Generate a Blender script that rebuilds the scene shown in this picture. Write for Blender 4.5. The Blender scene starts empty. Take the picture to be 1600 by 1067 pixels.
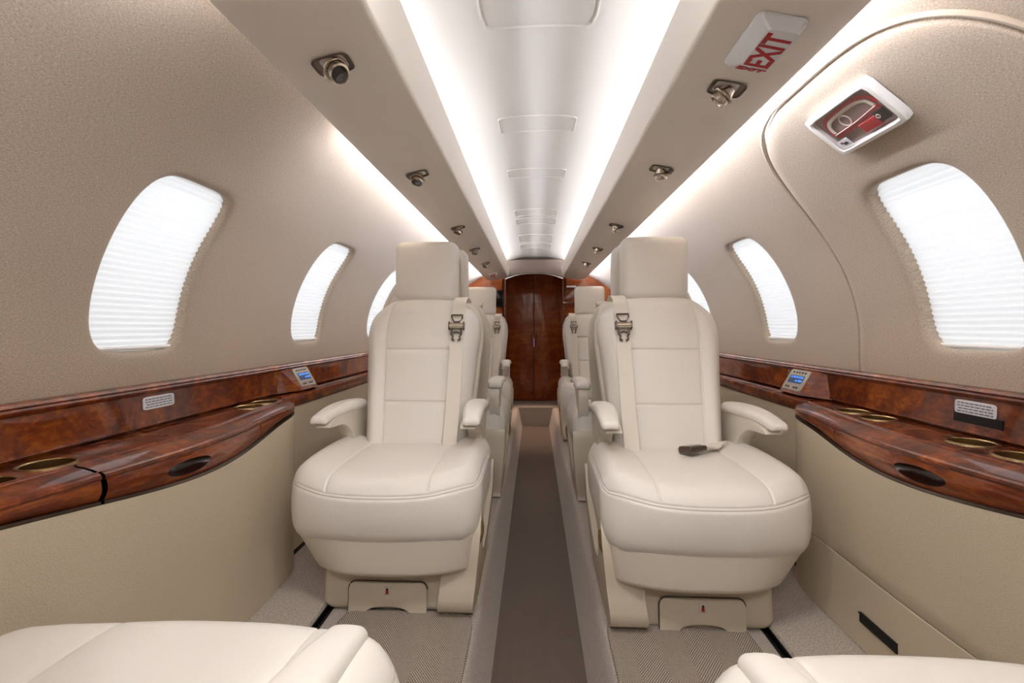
import bpy, bmesh, math, random
from mathutils import Vector, Matrix
random.seed(4)
S = bpy.context.scene
COL = S.collection
R = math.radians

# ------------------------------------------------------------------ camera
cd = bpy.data.cameras.new('camera'); cam = bpy.data.objects.new('camera', cd); COL.objects.link(cam)
S.camera = cam
cd.sensor_width = 36.0; cd.lens = 711 / 1600 * 36.0; cd.clip_start = .02
yaw, pit, rol = R(2.82), R(1.73), R(.2)
fw = Vector((-math.sin(yaw)*math.cos(pit), math.cos(yaw)*math.cos(pit), -math.sin(pit)))
rt = Vector((math.cos(yaw), math.sin(yaw), 0)); up = rt.cross(fw)
rt, up = rt*math.cos(rol) - up*math.sin(rol), up*math.cos(rol) + rt*math.sin(rol)
cam.matrix_world = Matrix(((rt.x, up.x, -fw.x, -.012), (rt.y, up.y, -fw.y, 0), (rt.z, up.z, -fw.z, .88), (0, 0, 0, 1)))

# ------------------------------------------------------------------ world and exposure
W = bpy.data.worlds.new('overcast'); S.world = W; W.use_nodes = True
bg = W.node_tree.nodes['Background']; bg.inputs[0].default_value = (.97, .985, 1, 1); bg.inputs[1].default_value = .80
vs = S.view_settings
vs.view_transform = 'Standard'; vs.look = 'None'; vs.gamma = 1; vs.use_curve_mapping = False
vs.exposure = 1.08
COVE = 10.0      # cove strips that wash the ceiling
FILL = 7.2      # added out-of-view ceiling spots that brighten the seats
WASH = 26.0       # strips behind the valance that wash the walls

# ------------------------------------------------------------------ materials
def lin(h):
    v = [int(h[i:i+2], 16)/255 for i in (0, 2, 4)]
    return tuple(c/12.92 if c <= .04045 else ((c+.055)/1.055)**2.4 for c in v) + (1,)
MT = {}
def mat(name, col, rough=.5, metal=0, coat=0, sheen=0, spec=.5, emit=None, es=0):
    m = bpy.data.materials.new(name); m.use_nodes = True
    b = m.node_tree.nodes['Principled BSDF']
    b.inputs['Base Color'].default_value = lin(col) if isinstance(col, str) else col
    b.inputs['Roughness'].default_value = rough; b.inputs['Metallic'].default_value = metal
    b.inputs['Coat Weight'].default_value = coat; b.inputs['Coat Roughness'].default_value = .03
    b.inputs['Sheen Weight'].default_value = sheen; b.inputs['Specular IOR Level'].default_value = spec
    if emit: b.inputs['Emission Color'].default_value = lin(emit); b.inputs['Emission Strength'].default_value = es
    MT[name] = m
    return m, m.node_tree, b
def N(nt, t, **kw):
    n = nt.nodes.new(t)
    for k, v in kw.items(): setattr(n, k, v)
    return n
def inp(n, **kw):
    for k, v in kw.items(): n.inputs[k].default_value = v
    return n
def math_n(nt, op, a, b=None):
    n = N(nt, 'ShaderNodeMath', operation=op)
    for i, v in enumerate((a, b)):
        if v is None: continue
        if isinstance(v, (int, float)): n.inputs[i].default_value = v
        else: nt.links.new(v, n.inputs[i])
    return n.outputs[0]
def bump(nt, b, h, strength, dist):
    n = N(nt, 'ShaderNodeBump'); n.inputs['Strength'].default_value = strength; n.inputs['Distance'].default_value = dist
    nt.links.new(h, n.inputs['Height']); nt.links.new(n.outputs[0], b.inputs['Normal'])
def noise(nt, vec, scale, detail=3, rough=.5, dist=0):
    n = N(nt, 'ShaderNodeTexNoise'); n.inputs['Scale'].default_value = scale; n.inputs['Detail'].default_value = detail
    n.inputs['Roughness'].default_value = rough; n.inputs['Distortion'].default_value = dist
    if vec is not None: nt.links.new(vec, n.inputs['Vector'])
    return n.outputs[0]
def ramp(nt, fac, stops):
    n = N(nt, 'ShaderNodeValToRGB'); e = n.color_ramp.elements
    while len(e) < len(stops): e.new(.5)
    for k, (p, c) in zip(e, stops): k.position = p; k.color = lin(c)
    nt.links.new(fac, n.inputs[0]); return n.outputs[0]
def objco(nt, scale=None, kind='Object'):
    t = N(nt, 'ShaderNodeTexCoord')
    if scale is None: return t.outputs[kind]
    m = N(nt, 'ShaderNodeMapping'); m.inputs['Scale'].default_value = scale
    nt.links.new(t.outputs[kind], m.inputs[0]); return m.outputs[0]

# leather
def leather(name, col, rough=.42):
    m, nt, b = mat(name, col, rough, spec=.4)
    o = objco(nt)
    v = N(nt, 'ShaderNodeTexVoronoi'); v.inputs['Scale'].default_value = 420; nt.links.new(o, v.inputs['Vector'])
    bump(nt, b, v.outputs['Distance'], .12, .001)
leather('leather', 'E6E0D8'); leather('leather_shell', 'D8CFC1', .5); leather('leather_side', 'D3C7B4', .5)
# woven wall fabric (UV in metres)
m, nt, b = mat('wall_fabric', 'C9BCA8', .75, sheen=.25, spec=.3)
uv = objco(nt, None, 'UV'); sx = N(nt, 'ShaderNodeSeparateXYZ'); nt.links.new(uv, sx.inputs[0])
def thread(su, sv):
    mp = N(nt, 'ShaderNodeMapping'); mp.inputs['Scale'].default_value = (su, sv, 1); nt.links.new(uv, mp.inputs[0])
    return noise(nt, mp.outputs[0], 1, 2, .6)
wv = math_n(nt, 'ADD', math_n(nt, 'MULTIPLY', thread(190, 760), .55), math_n(nt, 'MULTIPLY', thread(760, 230), .45))
bump(nt, b, wv, .55, .0016)
colr = ramp(nt, wv, [(.28, '8F7E6A'), (.5, 'B4A38F'), (.72, 'DACDBB')])
nt.links.new(colr, b.inputs['Base Color'])
# lower side panel leatherette
m, nt, b = mat('panel_leather', 'D8CAB2', .55, spec=.35)
v = N(nt, 'ShaderNodeTexVoronoi'); v.inputs['Scale'].default_value = 300; nt.links.new(objco(nt), v.inputs['Vector'])
bump(nt, b, v.outputs['Distance'], .35, .0015)
# plastics
mat('valance', 'F3ECE3', .45, spec=.4); mat('ceiling_paint', 'D0CCC6', .5); mat('white_plastic', 'EFEDE9', .35)
mat('header_vinyl', '8E7D72', .45)  # taupe darkened so the colour carries the header's shading
# wood veneer, polished
def wood(name, stops, sc=(3, 3, 3), coat=1.0):
    m, nt, b = mat(name, '7A3415', .4, coat=coat, spec=.15)
    o = objco(nt, sc)
    n1 = noise(nt, o, 2.2, 8, .62, 1.2)
    n2 = noise(nt, objco(nt, (sc[0]*2, sc[1]*9, sc[2]*14)), 1.5, 5, .6, .6)
    f = math_n(nt, 'ADD', math_n(nt, 'MULTIPLY', n1, .65), math_n(nt, 'MULTIPLY', n2, .35))
    nt.links.new(ramp(nt, f, stops), b.inputs['Base Color'])
WS = [(.30, '320F03'), (.45, '5A2006'), (.56, '84390B'), (.70, 'B0621A')]
wood('wood', WS); wood('wood_face', [(.28, '3E1505'), (.46, '702C09'), (.58, '984A10'), (.72, 'BC701E')], (3, 2, 6))
wood('wood_door', [(.28, '6E3018'), (.46, '964A22'), (.58, 'B0622F'), (.75, 'CA8444')], (2, 2, 1.2))
mat('wood_dark', '2A0F07', .3, coat=.6)
# carpets
def carpet(name, c1, c2, sc):
    m, nt, b = mat(name, c1, .95, sheen=.3, spec=.1)
    o = objco(nt); n = noise(nt, o, sc, 4, .7)
    nt.links.new(ramp(nt, n, [(.3, c1), (.7, c2)]), b.inputs['Base Color']); bump(nt, b, n, .8, .004)
carpet('carpet', '9A8C80', 'DACDC1', 240); carpet('carpet_strip', '94877A', 'E2D6CA', 190)
# herringbone weaves
def herring(name, c1, c2, stripe, pitch):
    m, nt, b = mat(name, c1, .9, spec=.1)
    sp = N(nt, 'ShaderNodeSeparateXYZ'); nt.links.new(objco(nt), sp.inputs[0]); x, y = sp.outputs[0], sp.outputs[1]
    f = math_n(nt, 'MULTIPLY', math_n(nt, 'FLOORED_MODULO', math_n(nt, 'FLOOR', math_n(nt, 'DIVIDE', x, stripe)), 2), 2)
    sg = math_n(nt, 'SUBTRACT', f, 1)
    d = math_n(nt, 'ADD', y, math_n(nt, 'MULTIPLY', math_n(nt, 'MULTIPLY', x, sg), 1.3))
    s = math_n(nt, 'SINE', math_n(nt, 'MULTIPLY', d, 2*math.pi/pitch))
    k = math_n(nt, 'ADD', math_n(nt, 'ADD', math_n(nt, 'MULTIPLY', s, .4), .5), math_n(nt, 'MULTIPLY', math_n(nt, 'SUBTRACT', noise(nt, objco(nt), 300, 2), .5), .5))
    nt.links.new(ramp(nt, k, [(.1, c1), (.8, c2)]), b.inputs['Base Color']); bump(nt, b, k, .5, .002)
herring('mat_weave', '6A5D52', 'BAAEA2', .072, .0085); herring('runner_weave', '5E5148', '84776D', .02, .007)
# metals and small things
mat('panel_silver', 'A79D8F', .4, .35); mat('nickel', 'C9BFB2', .25, 1); mat('nickel_dark', '6E625A', .3, 1); mat('brass', 'C9B184', .25, 1); mat('chrome', 'E8E8E8', .1, 1)
mat('black', '0B0A0A', .5); mat('black_gloss', '0A0A0C', .12); mat('dark_recess', '1A1512', .6); mat('grey_recess', '8C857C', .6)
mat('red', 'B51625', .35, coat=.3); mat('red_print', 'B40F22', .5); mat('label_white', 'E6E7EC', .4); mat('ink', '6A6C74', .6)
mat('belt', 'E2D9CC', .7); mat('lens', '2A2A2C', .08, coat=1); mat('cream_part', 'E2DDD0', .45)
mat('box_inside', 'A08C86', .5); mat('screen', '0A1420', .2, emit='1E6FD0', es=.06); mat('screen_glyph', '2C7FE0', .3, emit='2F86F0', es=.28)
mat('purple_slit', '9A90D0', .3, emit='8F86E8', es=.5)
m, nt, b = mat('clear_cover', 'FFFFFF', .04)
tr = N(nt, 'ShaderNodeBsdfTransparent'); tr.inputs[0].default_value = (.93, .9, .9, 1); gl = N(nt, 'ShaderNodeBsdfGlossy'); gl.inputs['Roughness'].default_value = .04
mx = N(nt, 'ShaderNodeMixShader'); mx.inputs[0].default_value = .09
nt.links.new(tr.outputs[0], mx.inputs[1]); nt.links.new(gl.outputs[0], mx.inputs[2]); nt.links.new(mx.outputs[0], nt.nodes['Material Output'].inputs[0])
m, nt, b = mat('shade_cloth', 'F2F2F4', .8)
tl = N(nt, 'ShaderNodeBsdfTranslucent'); tl.inputs[0].default_value = (.9, .91, .93, 1); df = N(nt, 'ShaderNodeBsdfDiffuse'); df.inputs[0].default_value = (.8, .8, .8, 1)
mx = N(nt, 'ShaderNodeMixShader'); mx.inputs[0].default_value = .35
nt.links.new(tl.outputs[0], mx.inputs[1]); nt.links.new(df.outputs[0], mx.inputs[2]); nt.links.new(mx.outputs[0], nt.nodes['Material Output'].inputs[0])
def emitter(name, col, st):
    m, nt, b = mat(name, 'FFFFFF', .5, emit=col, es=st)
emitter('cove_led', 'EEF3FF', COVE); emitter('wash_led', 'EEF2FF', WASH)

# ------------------------------------------------------------------ mesh helpers
def link(o, parent):
    COL.objects.link(o)
    if parent is not None: o.parent = parent
    return o
def mk(name, verts, faces, m, parent=None, uvs=None, smooth=True, angle=40, merge=False):
    me = bpy.data.meshes.new(name); me.from_pydata([tuple(v) for v in verts], [], faces)
    if uvs:
        ul = me.uv_layers.new(name='UVMap')
        for lp in me.loops: ul.data[lp.index].uv = uvs[lp.vertex_index]
    bm = bmesh.new(); bm.from_mesh(me)
    if merge: bmesh.ops.remove_doubles(bm, verts=bm.verts, dist=.0002)
    if smooth != 'keep': bmesh.ops.recalc_face_normals(bm, faces=bm.faces)
    bm.to_mesh(me); bm.free()
    me.materials.append(MT[m])
    if smooth:
        me.shade_smooth(); me.set_sharp_from_angle(angle=R(angle))
    return link(bpy.data.objects.new(name, me), parent)
class MB:
    def __init__(s): s.v = []; s.f = []
    def add(s, v, f):
        o = len(s.v); s.v += [tuple(p) for p in v]; s.f += [[i+o for i in q] for q in f]; return s
    def box(s, c, h, mx=None):
        vs_ = [Vector((c[0]+a*h[0], c[1]+b_*h[1], c[2]+d*h[2])) for a in (-1, 1) for b_ in (-1, 1) for d in (-1, 1)]
        if mx is not None: vs_ = [mx @ v for v in vs_]
        return s.add(vs_, [(0, 1, 3, 2), (4, 6, 7, 5), (0, 4, 5, 1), (2, 3, 7, 6), (0, 2, 6, 4), (1, 5, 7, 3)])
    def build(s, name, m, parent=None, mx=None, **k):
        v = s.v if mx is None else [mx @ Vector(p) for p in s.v]
        return mk(name, v, s.f, m, parent, **k)
def grid_faces(nu, nv, off=0, wrap=False):
    f = []
    for i in range(nu-1):
        for j in range(nv if wrap else nv-1):
            f.append((off+i*nv+j, off+(i+1)*nv+j, off+(i+1)*nv+(j+1) % nv, off+i*nv+(j+1) % nv))
    return f
def tube(path, r, n=8, flat=None):
    """tube along points; flat=(ru, rv, upvec) gives an elliptic section"""
    P = [Vector(p) for p in path]; v = []
    for i, p in enumerate(P):
        t = (P[min(i+1, len(P)-1)] - P[max(i-1, 0)]).normalized()
        u = Vector(flat[2]) if flat else (Vector((0, 0, 1)) if abs(t.z) < .9 else Vector((1, 0, 0)))
        a = t.cross(u).normalized(); c_ = a.cross(t)
        ru, rv = (flat[0], flat[1]) if flat else (r, r)
        v += [p + a*ru*math.cos(2*math.pi*k/n) + c_*rv*math.sin(2*math.pi*k/n) for k in range(n)]
    f = grid_faces(len(P), n, wrap=True)
    f += [list(range(n))[::-1], [(len(P)-1)*n+k for k in range(n)]]
    return v, f
def axis(h, r, nm, nr=4, extra=()):
    L = [-h + r*(k/nr) for k in range(nr)] + [-(h-r) + 2*(h-r)*k/nm for k in range(nm+1)] + [h - r*(k/nr) for k in range(nr)]
    for e in extra: L += [e-.0075, e-.004, e-.0015, e+.0015, e+.004, e+.0075]
    L = sorted(L); out = [L[0]]
    for q in L[1:]:
        if q-out[-1] > .0009: out.append(q)
    out[-1] = h
    return out
def rbox(h, r, xs, ys, zs, deform=None, groove=None):
    idx = {}; V = []; F = []
    A = (xs, ys, zs); n = [len(a_) for a_ in A]
    def vert(i, j, k):
        key = (i, j, k)
        if key in idx: return idx[key]
        p = Vector((xs[i], ys[j], zs[k]))
        q = Vector([max(-(h[t]-r), min(h[t]-r, p[t])) for t in range(3)])
        d = (p-q)
        d = d.normalized() if d.length > 1e-9 else Vector((0, 0, 0))
        w = q + d*r
        if groove:
            g = groove(p, d)
            w = w - d*g
        if deform: w = Vector(deform(w.x, w.y, w.z))
        idx[key] = len(V); V.append(w); return idx[key]
    for ax in range(3):
        o1, o2 = [t for t in range(3) if t != ax]
        for side in (0, n[ax]-1):
            for a_ in range(n[o1]-1):
                for b_ in range(n[o2]-1):
                    q = []
                    for da, db in ((0, 0), (1, 0), (1, 1), (0, 1)):
                        ijk = [0, 0, 0]; ijk[ax] = side; ijk[o1] = a_+da; ijk[o2] = b_+db
                        q.append(vert(*ijk))
                    F.append(q)
    return V, F
def simple_rbox(c, h, r, nm=2, nr=3, deform=None, mx=None):
    V, F = rbox(h, r, axis(h[0], r, nm, nr), axis(h[1], r, nm, nr), axis(h[2], r, nm, nr), deform)
    V = [v + Vector(c) for v in V]
    if mx is not None: V = [mx @ v for v in V]
    return V, F
def prism(profile, x0, x1, bev=0, seg=3):
    """profile in (y,z) extruded along x, rims rounded"""
    bm = bmesh.new()
    a_ = [bm.verts.new((x0, p[0], p[1])) for p in profile]; f = bm.faces.new(a_)
    ex = bmesh.ops.extrude_face_region(bm, geom=[f])
    bmesh.ops.translate(bm, vec=(x1-x0, 0, 0), verts=[g for g in ex['geom'] if isinstance(g, bmesh.types.BMVert)])
    bmesh.ops.recalc_face_normals(bm, faces=bm.faces)
    if bev:
        es = [e for e in bm.edges if abs(e.verts[0].co.x-e.verts[1].co.x) < 1e-6]
        bmesh.ops.bevel(bm, geom=es, offset=bev, segments=seg, profile=.5, affect='EDGES', clamp_overlap=True)
    bm.verts.index_update()
    V = [v.co.copy() for v in bm.verts]; F = [[v.index for v in q.verts] for q in bm.faces]; bm.free()
    return V, F
def smooth_curve(pts, n=6, closed=False):
    P = [Vector(p) for p in pts]; out = []; L = len(P)
    for i in range(L if closed else L-1):
        p0 = P[(i-1) % L] if closed or i > 0 else P[i]; p1 = P[i]; p2 = P[(i+1) % L]; p3 = P[(i+2) % L] if closed or i+2 < L else P[i+1]
        for k in range(n):
            t = k/n
            out.append(.5*((2*p1)+(p2-p0)*t+(2*p0-5*p1+4*p2-p3)*t*t+(3*p1-p0-3*p2+p3)*t**3))
    if not closed: out.append(P[-1])
    return out
def square(nside):
    q = []
    for k in range(nside): q.append((-1+2*k/nside, -1))
    for k in range(nside): q.append((1, -1+2*k/nside))
    for k in range(nside): q.append((1-2*k/nside, 1))
    for k in range(nside): q.append((-1, 1-2*k/nside))
    return q
def sup(q, n): 
    d = (abs(q[0])**n + abs(q[1])**n)**(1/n); return (q[0]/d, q[1]/d)
def empty(name, loc, rz=0, parent=None):
    o = bpy.data.objects.new(name, None); o.location = loc; o.rotation_euler = (0, 0, rz); o.empty_display_size = .1
    return link(o, parent)
def tag(o, label=None, cat=None, group=None, kind=None):
    if label: o['label'] = label
    if cat: o['category'] = cat
    if group: o['group'] = group
    if kind: o['kind'] = kind
    return o
def struct(o, label, cat): return tag(o, label, cat, None, 'structure')
def text(s, size, m, mx, parent, name='lettering', ext=.0006, align='CENTER', bold=0, fit=None):
    c_ = bpy.data.curves.new(name, 'FONT'); c_.body = s; c_.size = size; c_.extrude = ext; c_.align_x = align; c_.align_y = 'CENTER'; c_.offset = bold
    t = bpy.data.objects.new(name, c_); me = bpy.data.meshes.new_from_object(t); bpy.data.objects.remove(t)
    if fit:
        X = [v.co.x for v in me.vertices]; Y = [v.co.y for v in me.vertices]
        me.transform(Matrix.Diagonal((fit[0]/(max(X)-min(X)), fit[1]/(max(Y)-min(Y)), 1, 1)) @ Matrix.Translation((-(max(X)+min(X))/2, -(max(Y)+min(Y))/2, 0)))
    me.transform(mx); me.materials.clear(); me.materials.append(MT[m])
    return link(bpy.data.objects.new(name, me), parent)
def frame(o, ex, ey, ez):
    ex, ey, ez = [Vector(q).normalized() for q in (ex, ey, ez)]
    return Matrix(((ex.x, ey.x, ez.x, o[0]), (ex.y, ey.y, ez.y, o[1]), (ex.z, ey.z, ez.z, o[2]), (0, 0, 0, 1)))

# ------------------------------------------------------------------ cabin dimensions
Y0, Y1 = -1.47, 4.9            # front partition, aft partition
WP = .865; WC = [1.132 + WP*k for k in range(-3, 5)]   # window pitch and centres
TH0, TH1 = R(-9), R(64)
def wallp(s, y, th, dep=0):
    if th >= 0:
        x, z = 1.03*math.cos(th), .83+.718*math.sin(th); n = Vector((.718*math.cos(th), 0, 1.03*math.sin(th))).normalized()
    else:
        x, z = 1.03, .83+.718*th; n = Vector((1, 0, 0))
    return Vector((s*(x+n.x*dep), y, z+n.z*dep))
def arcl(th): return th*.87

SQ = square(22)
WA, WB, WTH = .137, R(17.4), R(16.9)
def win_out(yc, q, sc=1.0):
    e = sup(q, 5.0); return (yc+e[0]*WA*sc, WTH+e[1]*WB*sc)
REV = [(1.15, 0), (1.09, .0008), (1.05, .003), (1.025, .007), (1.008, .013), (1.0, .019), (.998, .034)]
HY, HA, HTH, HB = 1.115, .395, R(20), R(35.5)
def hatch_out(q, sc=1.0):
    n = (2.5 if q[0] > 0 else 4.5) if q[1] > 0 else 8
    if q[1] > 0 and abs(q[0]) < .25:
        t = (q[0]+.25)/.5; n = 4.5*(1-t)+2.5*t
    e = sup(q, n); return (HY+e[0]*HA*sc, HTH+e[1]*HB*sc)
def rings_mesh(s, rings):
    """rings: lists of (y, theta, depth)"""
    V = []; U = []
    for rg in rings:
        for (y, t, d) in rg: V.append(wallp(s, y, t, d)); U.append((y, arcl(t)))
    return V, U, grid_faces(len(rings), len(SQ), wrap=True)
def lerp2(a_, b_, t): return (a_[0]+(b_[0]-a_[0])*t, a_[1]+(b_[1]-a_[1])*t)
def build_wall(s, name, label):
    V = []; U = []; F = []
    for yc in WC:
        bd = [(yc+q[0]*WP/2, TH0+(q[1]+1)/2*(TH1-TH0)) for q in SQ]
        rg = []
        if s > 0 and abs(yc-1.132) < .01:
            ho = [hatch_out(q, 1.0) for q in SQ]
            bd = [(max(yc-WP/2, b_[0]), b_[1]) for b_ in bd]
            for k in range(7): rg.append([lerp2(b_, o, k/6)+(0,) for b_, o in zip(bd, ho)])
            rg.append([o+(.012,) for o in ho])
        else:
            wo = [win_out(yc, q, REV[0][0]) for q in SQ]
            for k in range(11): rg.append([lerp2(b_, o, k/10)+(0,) for b_, o in zip(bd, wo)])
            for sc, d in REV[1:]: rg.append([win_out(yc, q, sc)+(d,) for q in SQ])
        v, u, f = rings_mesh(s, rg); o = len(V); V += v; U += u; F += [[i+o for i in q] for q in f]
    w = mk(name, V, F, 'wall_fabric', uvs=U, merge=True, angle=60)
    return struct(w, label, 'wall')
WL = build_wall(-1, 'wall_left', 'beige woven fabric side wall curving over the windows, without an exit hatch')
WR = build_wall(1, 'wall_right', 'beige woven fabric side wall around the rounded exit hatch')
# exit hatch (fabric covered plug, right hand wall)
rg = []
ho = [hatch_out(q) for q in SQ]; wo = [win_out(1.132, q, REV[0][0]) for q in SQ]
for sc, d in ((.984, .012), (.983, .002), (.977, -.006), (.965, -.009)): rg.append([hatch_out(q, sc)+(d,) for q in SQ])
h2 = [hatch_out(q, .965) for q in SQ]
for k in range(1, 11): rg.append([lerp2(a_, b_, k/10)+(-.009,) for a_, b_ in zip(h2, wo)])
for sc, d in REV[1:]: rg.append([win_out(1.132, q, sc)+(d-.009 if d < .02 else d,) for q in SQ])
v, u, f = rings_mesh(1, rg)
hatch = mk('door_2', v, f, 'wall_fabric', uvs=u, angle=60)
struct(hatch, 'beige fabric exit hatch with rounded outline around a shaded window', 'door')
pip = [wallp(1, *hatch_out(q, .999), -.003) for q in square(60) if hatch_out(q)[1] > TH0]
k0 = max(range(len(pip)), key=lambda i: (pip[i]-pip[i-1]).length); pip = pip[k0:]+pip[:k0]
MB().add(*tube(pip, .0052, 6)).build('piping', 'wall_fabric', hatch)

# windows with pleated shades
wn = 0
for s in (-1, 1):
    for k, yc in enumerate(WC):
        if yc < .9: pass
        wn += 1
        root = empty('window_%d' % wn, wallp(s, yc, WTH, .05))
        side = 'plain wall' if s < 0 else 'wall with the exit hatch'
        struct(root, 'shaded cabin window number %d from the aft partition in the %s' % (len(WC)-k, side), 'window')
        inv = Matrix.Translation(-root.location)
        npl = 32; V = []; U = []
        for i in range(npl*2+1):
            th = WTH + WB*1.06*(-1+2*i/(npl*2))
            for q in (-1, 1): V.append(wallp(s, yc+q*WA*1.06, th, .021+(.0045 if i % 2 else 0)))
        mk('shade', [inv @ v for v in V], grid_faces(npl*2+1, 2), 'shade_cloth', root, smooth=False)
        P = [inv @ wallp(s, yc+q*WA*.85, WTH-WB*.965, .016) for q in (-1, 1)]
        MB().add(*tube(P, .006, 8)).build('shade_rail', 'white_plastic', root)

# ground outside (lit by the sky, glows faintly through the shades)
mat('apron_concrete', 'A9A7A2', .9)
struct(mk('ground', [(-30, -30, -1.6), (30, -30, -1.6), (30, 30, -1.6), (-30, 30, -1.6)], [(0, 1, 2, 3)], 'apron_concrete'), 'pale concrete apron outside the cabin windows', 'ground')

# outer skin closing the cabin below the windows and above the valances
SK = [(1.07, .78), (1.07, .5), (.98, .1), (.80, -.2), (.4, -.34), (0, -.36)]
sk = [(x, z) for x, z in SK]+[(-x, z) for x, z in SK[-2::-1]]
V = [(x, y, z) for y in (Y0-.05, 5.6) for x, z in sk]
n = len(sk); F = grid_faces(2, n)+[list(range(n)), [n+k for k in range(n)]]
struct(mk('wall_skin_lower', V, F, 'dark_recess', angle=20), 'dark lower fuselage skin under the floor', 'wall')
sk = [(.52, 1.49), (.45, 1.64), (.25, 1.72), (0, 1.74), (-.25, 1.72), (-.45, 1.64), (-.52, 1.49)]
V = [(x, y, z) for y in (Y0-.05, 5.6) for x, z in sk]; n = len(sk)
struct(mk('wall_skin_upper', V, grid_faces(2, n)+[list(range(n)), [n+k for k in range(n)]], 'dark_recess', angle=20), 'dark upper fuselage skin above the ceiling', 'wall')

# ceiling
CP = [(0, 1.640), (.07, 1.6385), (.14, 1.632), (.20, 1.622), (.26, 1.606), (.32, 1.585), (.38, 1.555), (.43, 1.515), (.46, 1.478)]
CP = [(p.x, p.y) for p in smooth_curve([(-.07, 1.6385, 0)]+[(x, z, 0) for x, z in CP], 5)[5:]]
prof = [(-x, z) for x, z in CP[:0:-1]] + CP
def ceil_z(x):
    x = abs(x)
    for (a_, b_), (c_, d_) in zip(CP, CP[1:]):
        if x <= c_: return b_+(d_-b_)*(x-a_)/(c_-a_)
    return CP[-1][1]
V = [(x, y, z) for y in (Y0, Y1) for x, z in prof]
ceil = struct(mk('ceiling', V, grid_faces(2, len(prof)), 'ceiling_paint', angle=60), 'off white arched ceiling between the light coves', 'ceiling')
for (y0, y1) in ((.62, 1.172), (1.65, 1.78), (2.19, 2.315), (2.93, 3.10), (3.16, 3.34), (3.72, 4.05), (4.12, 4.35)):
    hw = .143; hl = (y1-y0)/2; yc = (y0+y1)/2
    Q = square(12)
    def pt(q, sc, dz):
        e = sup(q, 12); x = e[0]*(hw-sc); return (x, yc+e[1]*(hl-sc), ceil_z(x)+dz)
    V = []; rr = [(0, .0), (.0008, -.0042), (.0035, -.0052), (.0055, -.0015), (.008, -.0008)]
    for sc, dz in rr: V += [pt(q, sc, dz) for q in Q]
    for t in (.7, .4, .1): V += [(sup(q, 12)[0]*(hw-.007)*t, yc+sup(q, 12)[1]*(hl-.007)*t, ceil_z(sup(q, 12)[0]*(hw-.007)*t)-.0012) for q in Q]
    F = grid_faces(len(rr)+3, len(Q), wrap=True); o = (len(rr)+2)*len(Q); F.append([o+i for i in range(len(Q))])
    mk('access_panel', V, F, 'ceiling_paint', ceil, angle=30)

# valances (dropped light troughs) with LED strips and reading lights
VP = [(.267, 1.505), (.268, 1.490), (.274, 1.460), (.284, 1.415), (.287, 1.409), (.292, 1.405), (.345, 1.393), (.404, 1.3797), (.418, 1.378), (.460, 1.377), (.500, 1.378), (.507, 1.381), (.508, 1.388), (.500, 1.394), (.44, 1.43), (.36, 1.462), (.290, 1.482), (.276, 1.492), (.272, 1.506)]
VS = .226
def val_z(x): return 1.405-VS*(abs(x)-.292)
for s, nm in ((-1, 'plain wall'), (1, 'wall with the exit hatch')):
    V = [(s*x, y, z) for y in (Y0, Y1-.12) for x, z in VP]
    n = len(VP); F = grid_faces(2, n, wrap=True)+[list(range(n)), [n+k for k in range(n)]]
    v_ = mk('valance', V, F, 'valance', angle=50)
    tag(v_, 'long cream light valance with spotlights above the seats along the %s' % nm, 'valance')
    b = MB(); b.box((s*.372, (Y0+Y1)/2-.06, 1.478), (.008, (Y1-Y0)/2-.08, .0035)); st = b.build('light_strip', 'cove_led', None, smooth=False)
    tag(st, 'glowing strip light in the ceiling cove, %s side' % nm, 'light', 'cove strip lights')
    segs = [(Y0+.1, .70), (1.27, Y1-.15)] if s < 0 else [(Y0+.1, Y1-.15)]
    for (a_, c_) in segs:
        mx = frame((s*.487, (a_+c_)/2, 1.4125), (0, 1, 0), (s*.55, 0, .83), (s*.83, 0, -.55))
        b = MB(); b.box((0, 0, 0), ((c_-a_)/2, .007, .002)); w = b.build('light_strip', 'wash_led', None, mx=mx, smooth=False)
        tag(w, '%s strip light behind the %s valance' % ('long' if s > 0 else 'front' if c_ < 1 else 'aft', nm), 'light', 'wall wash strip lights')

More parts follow.
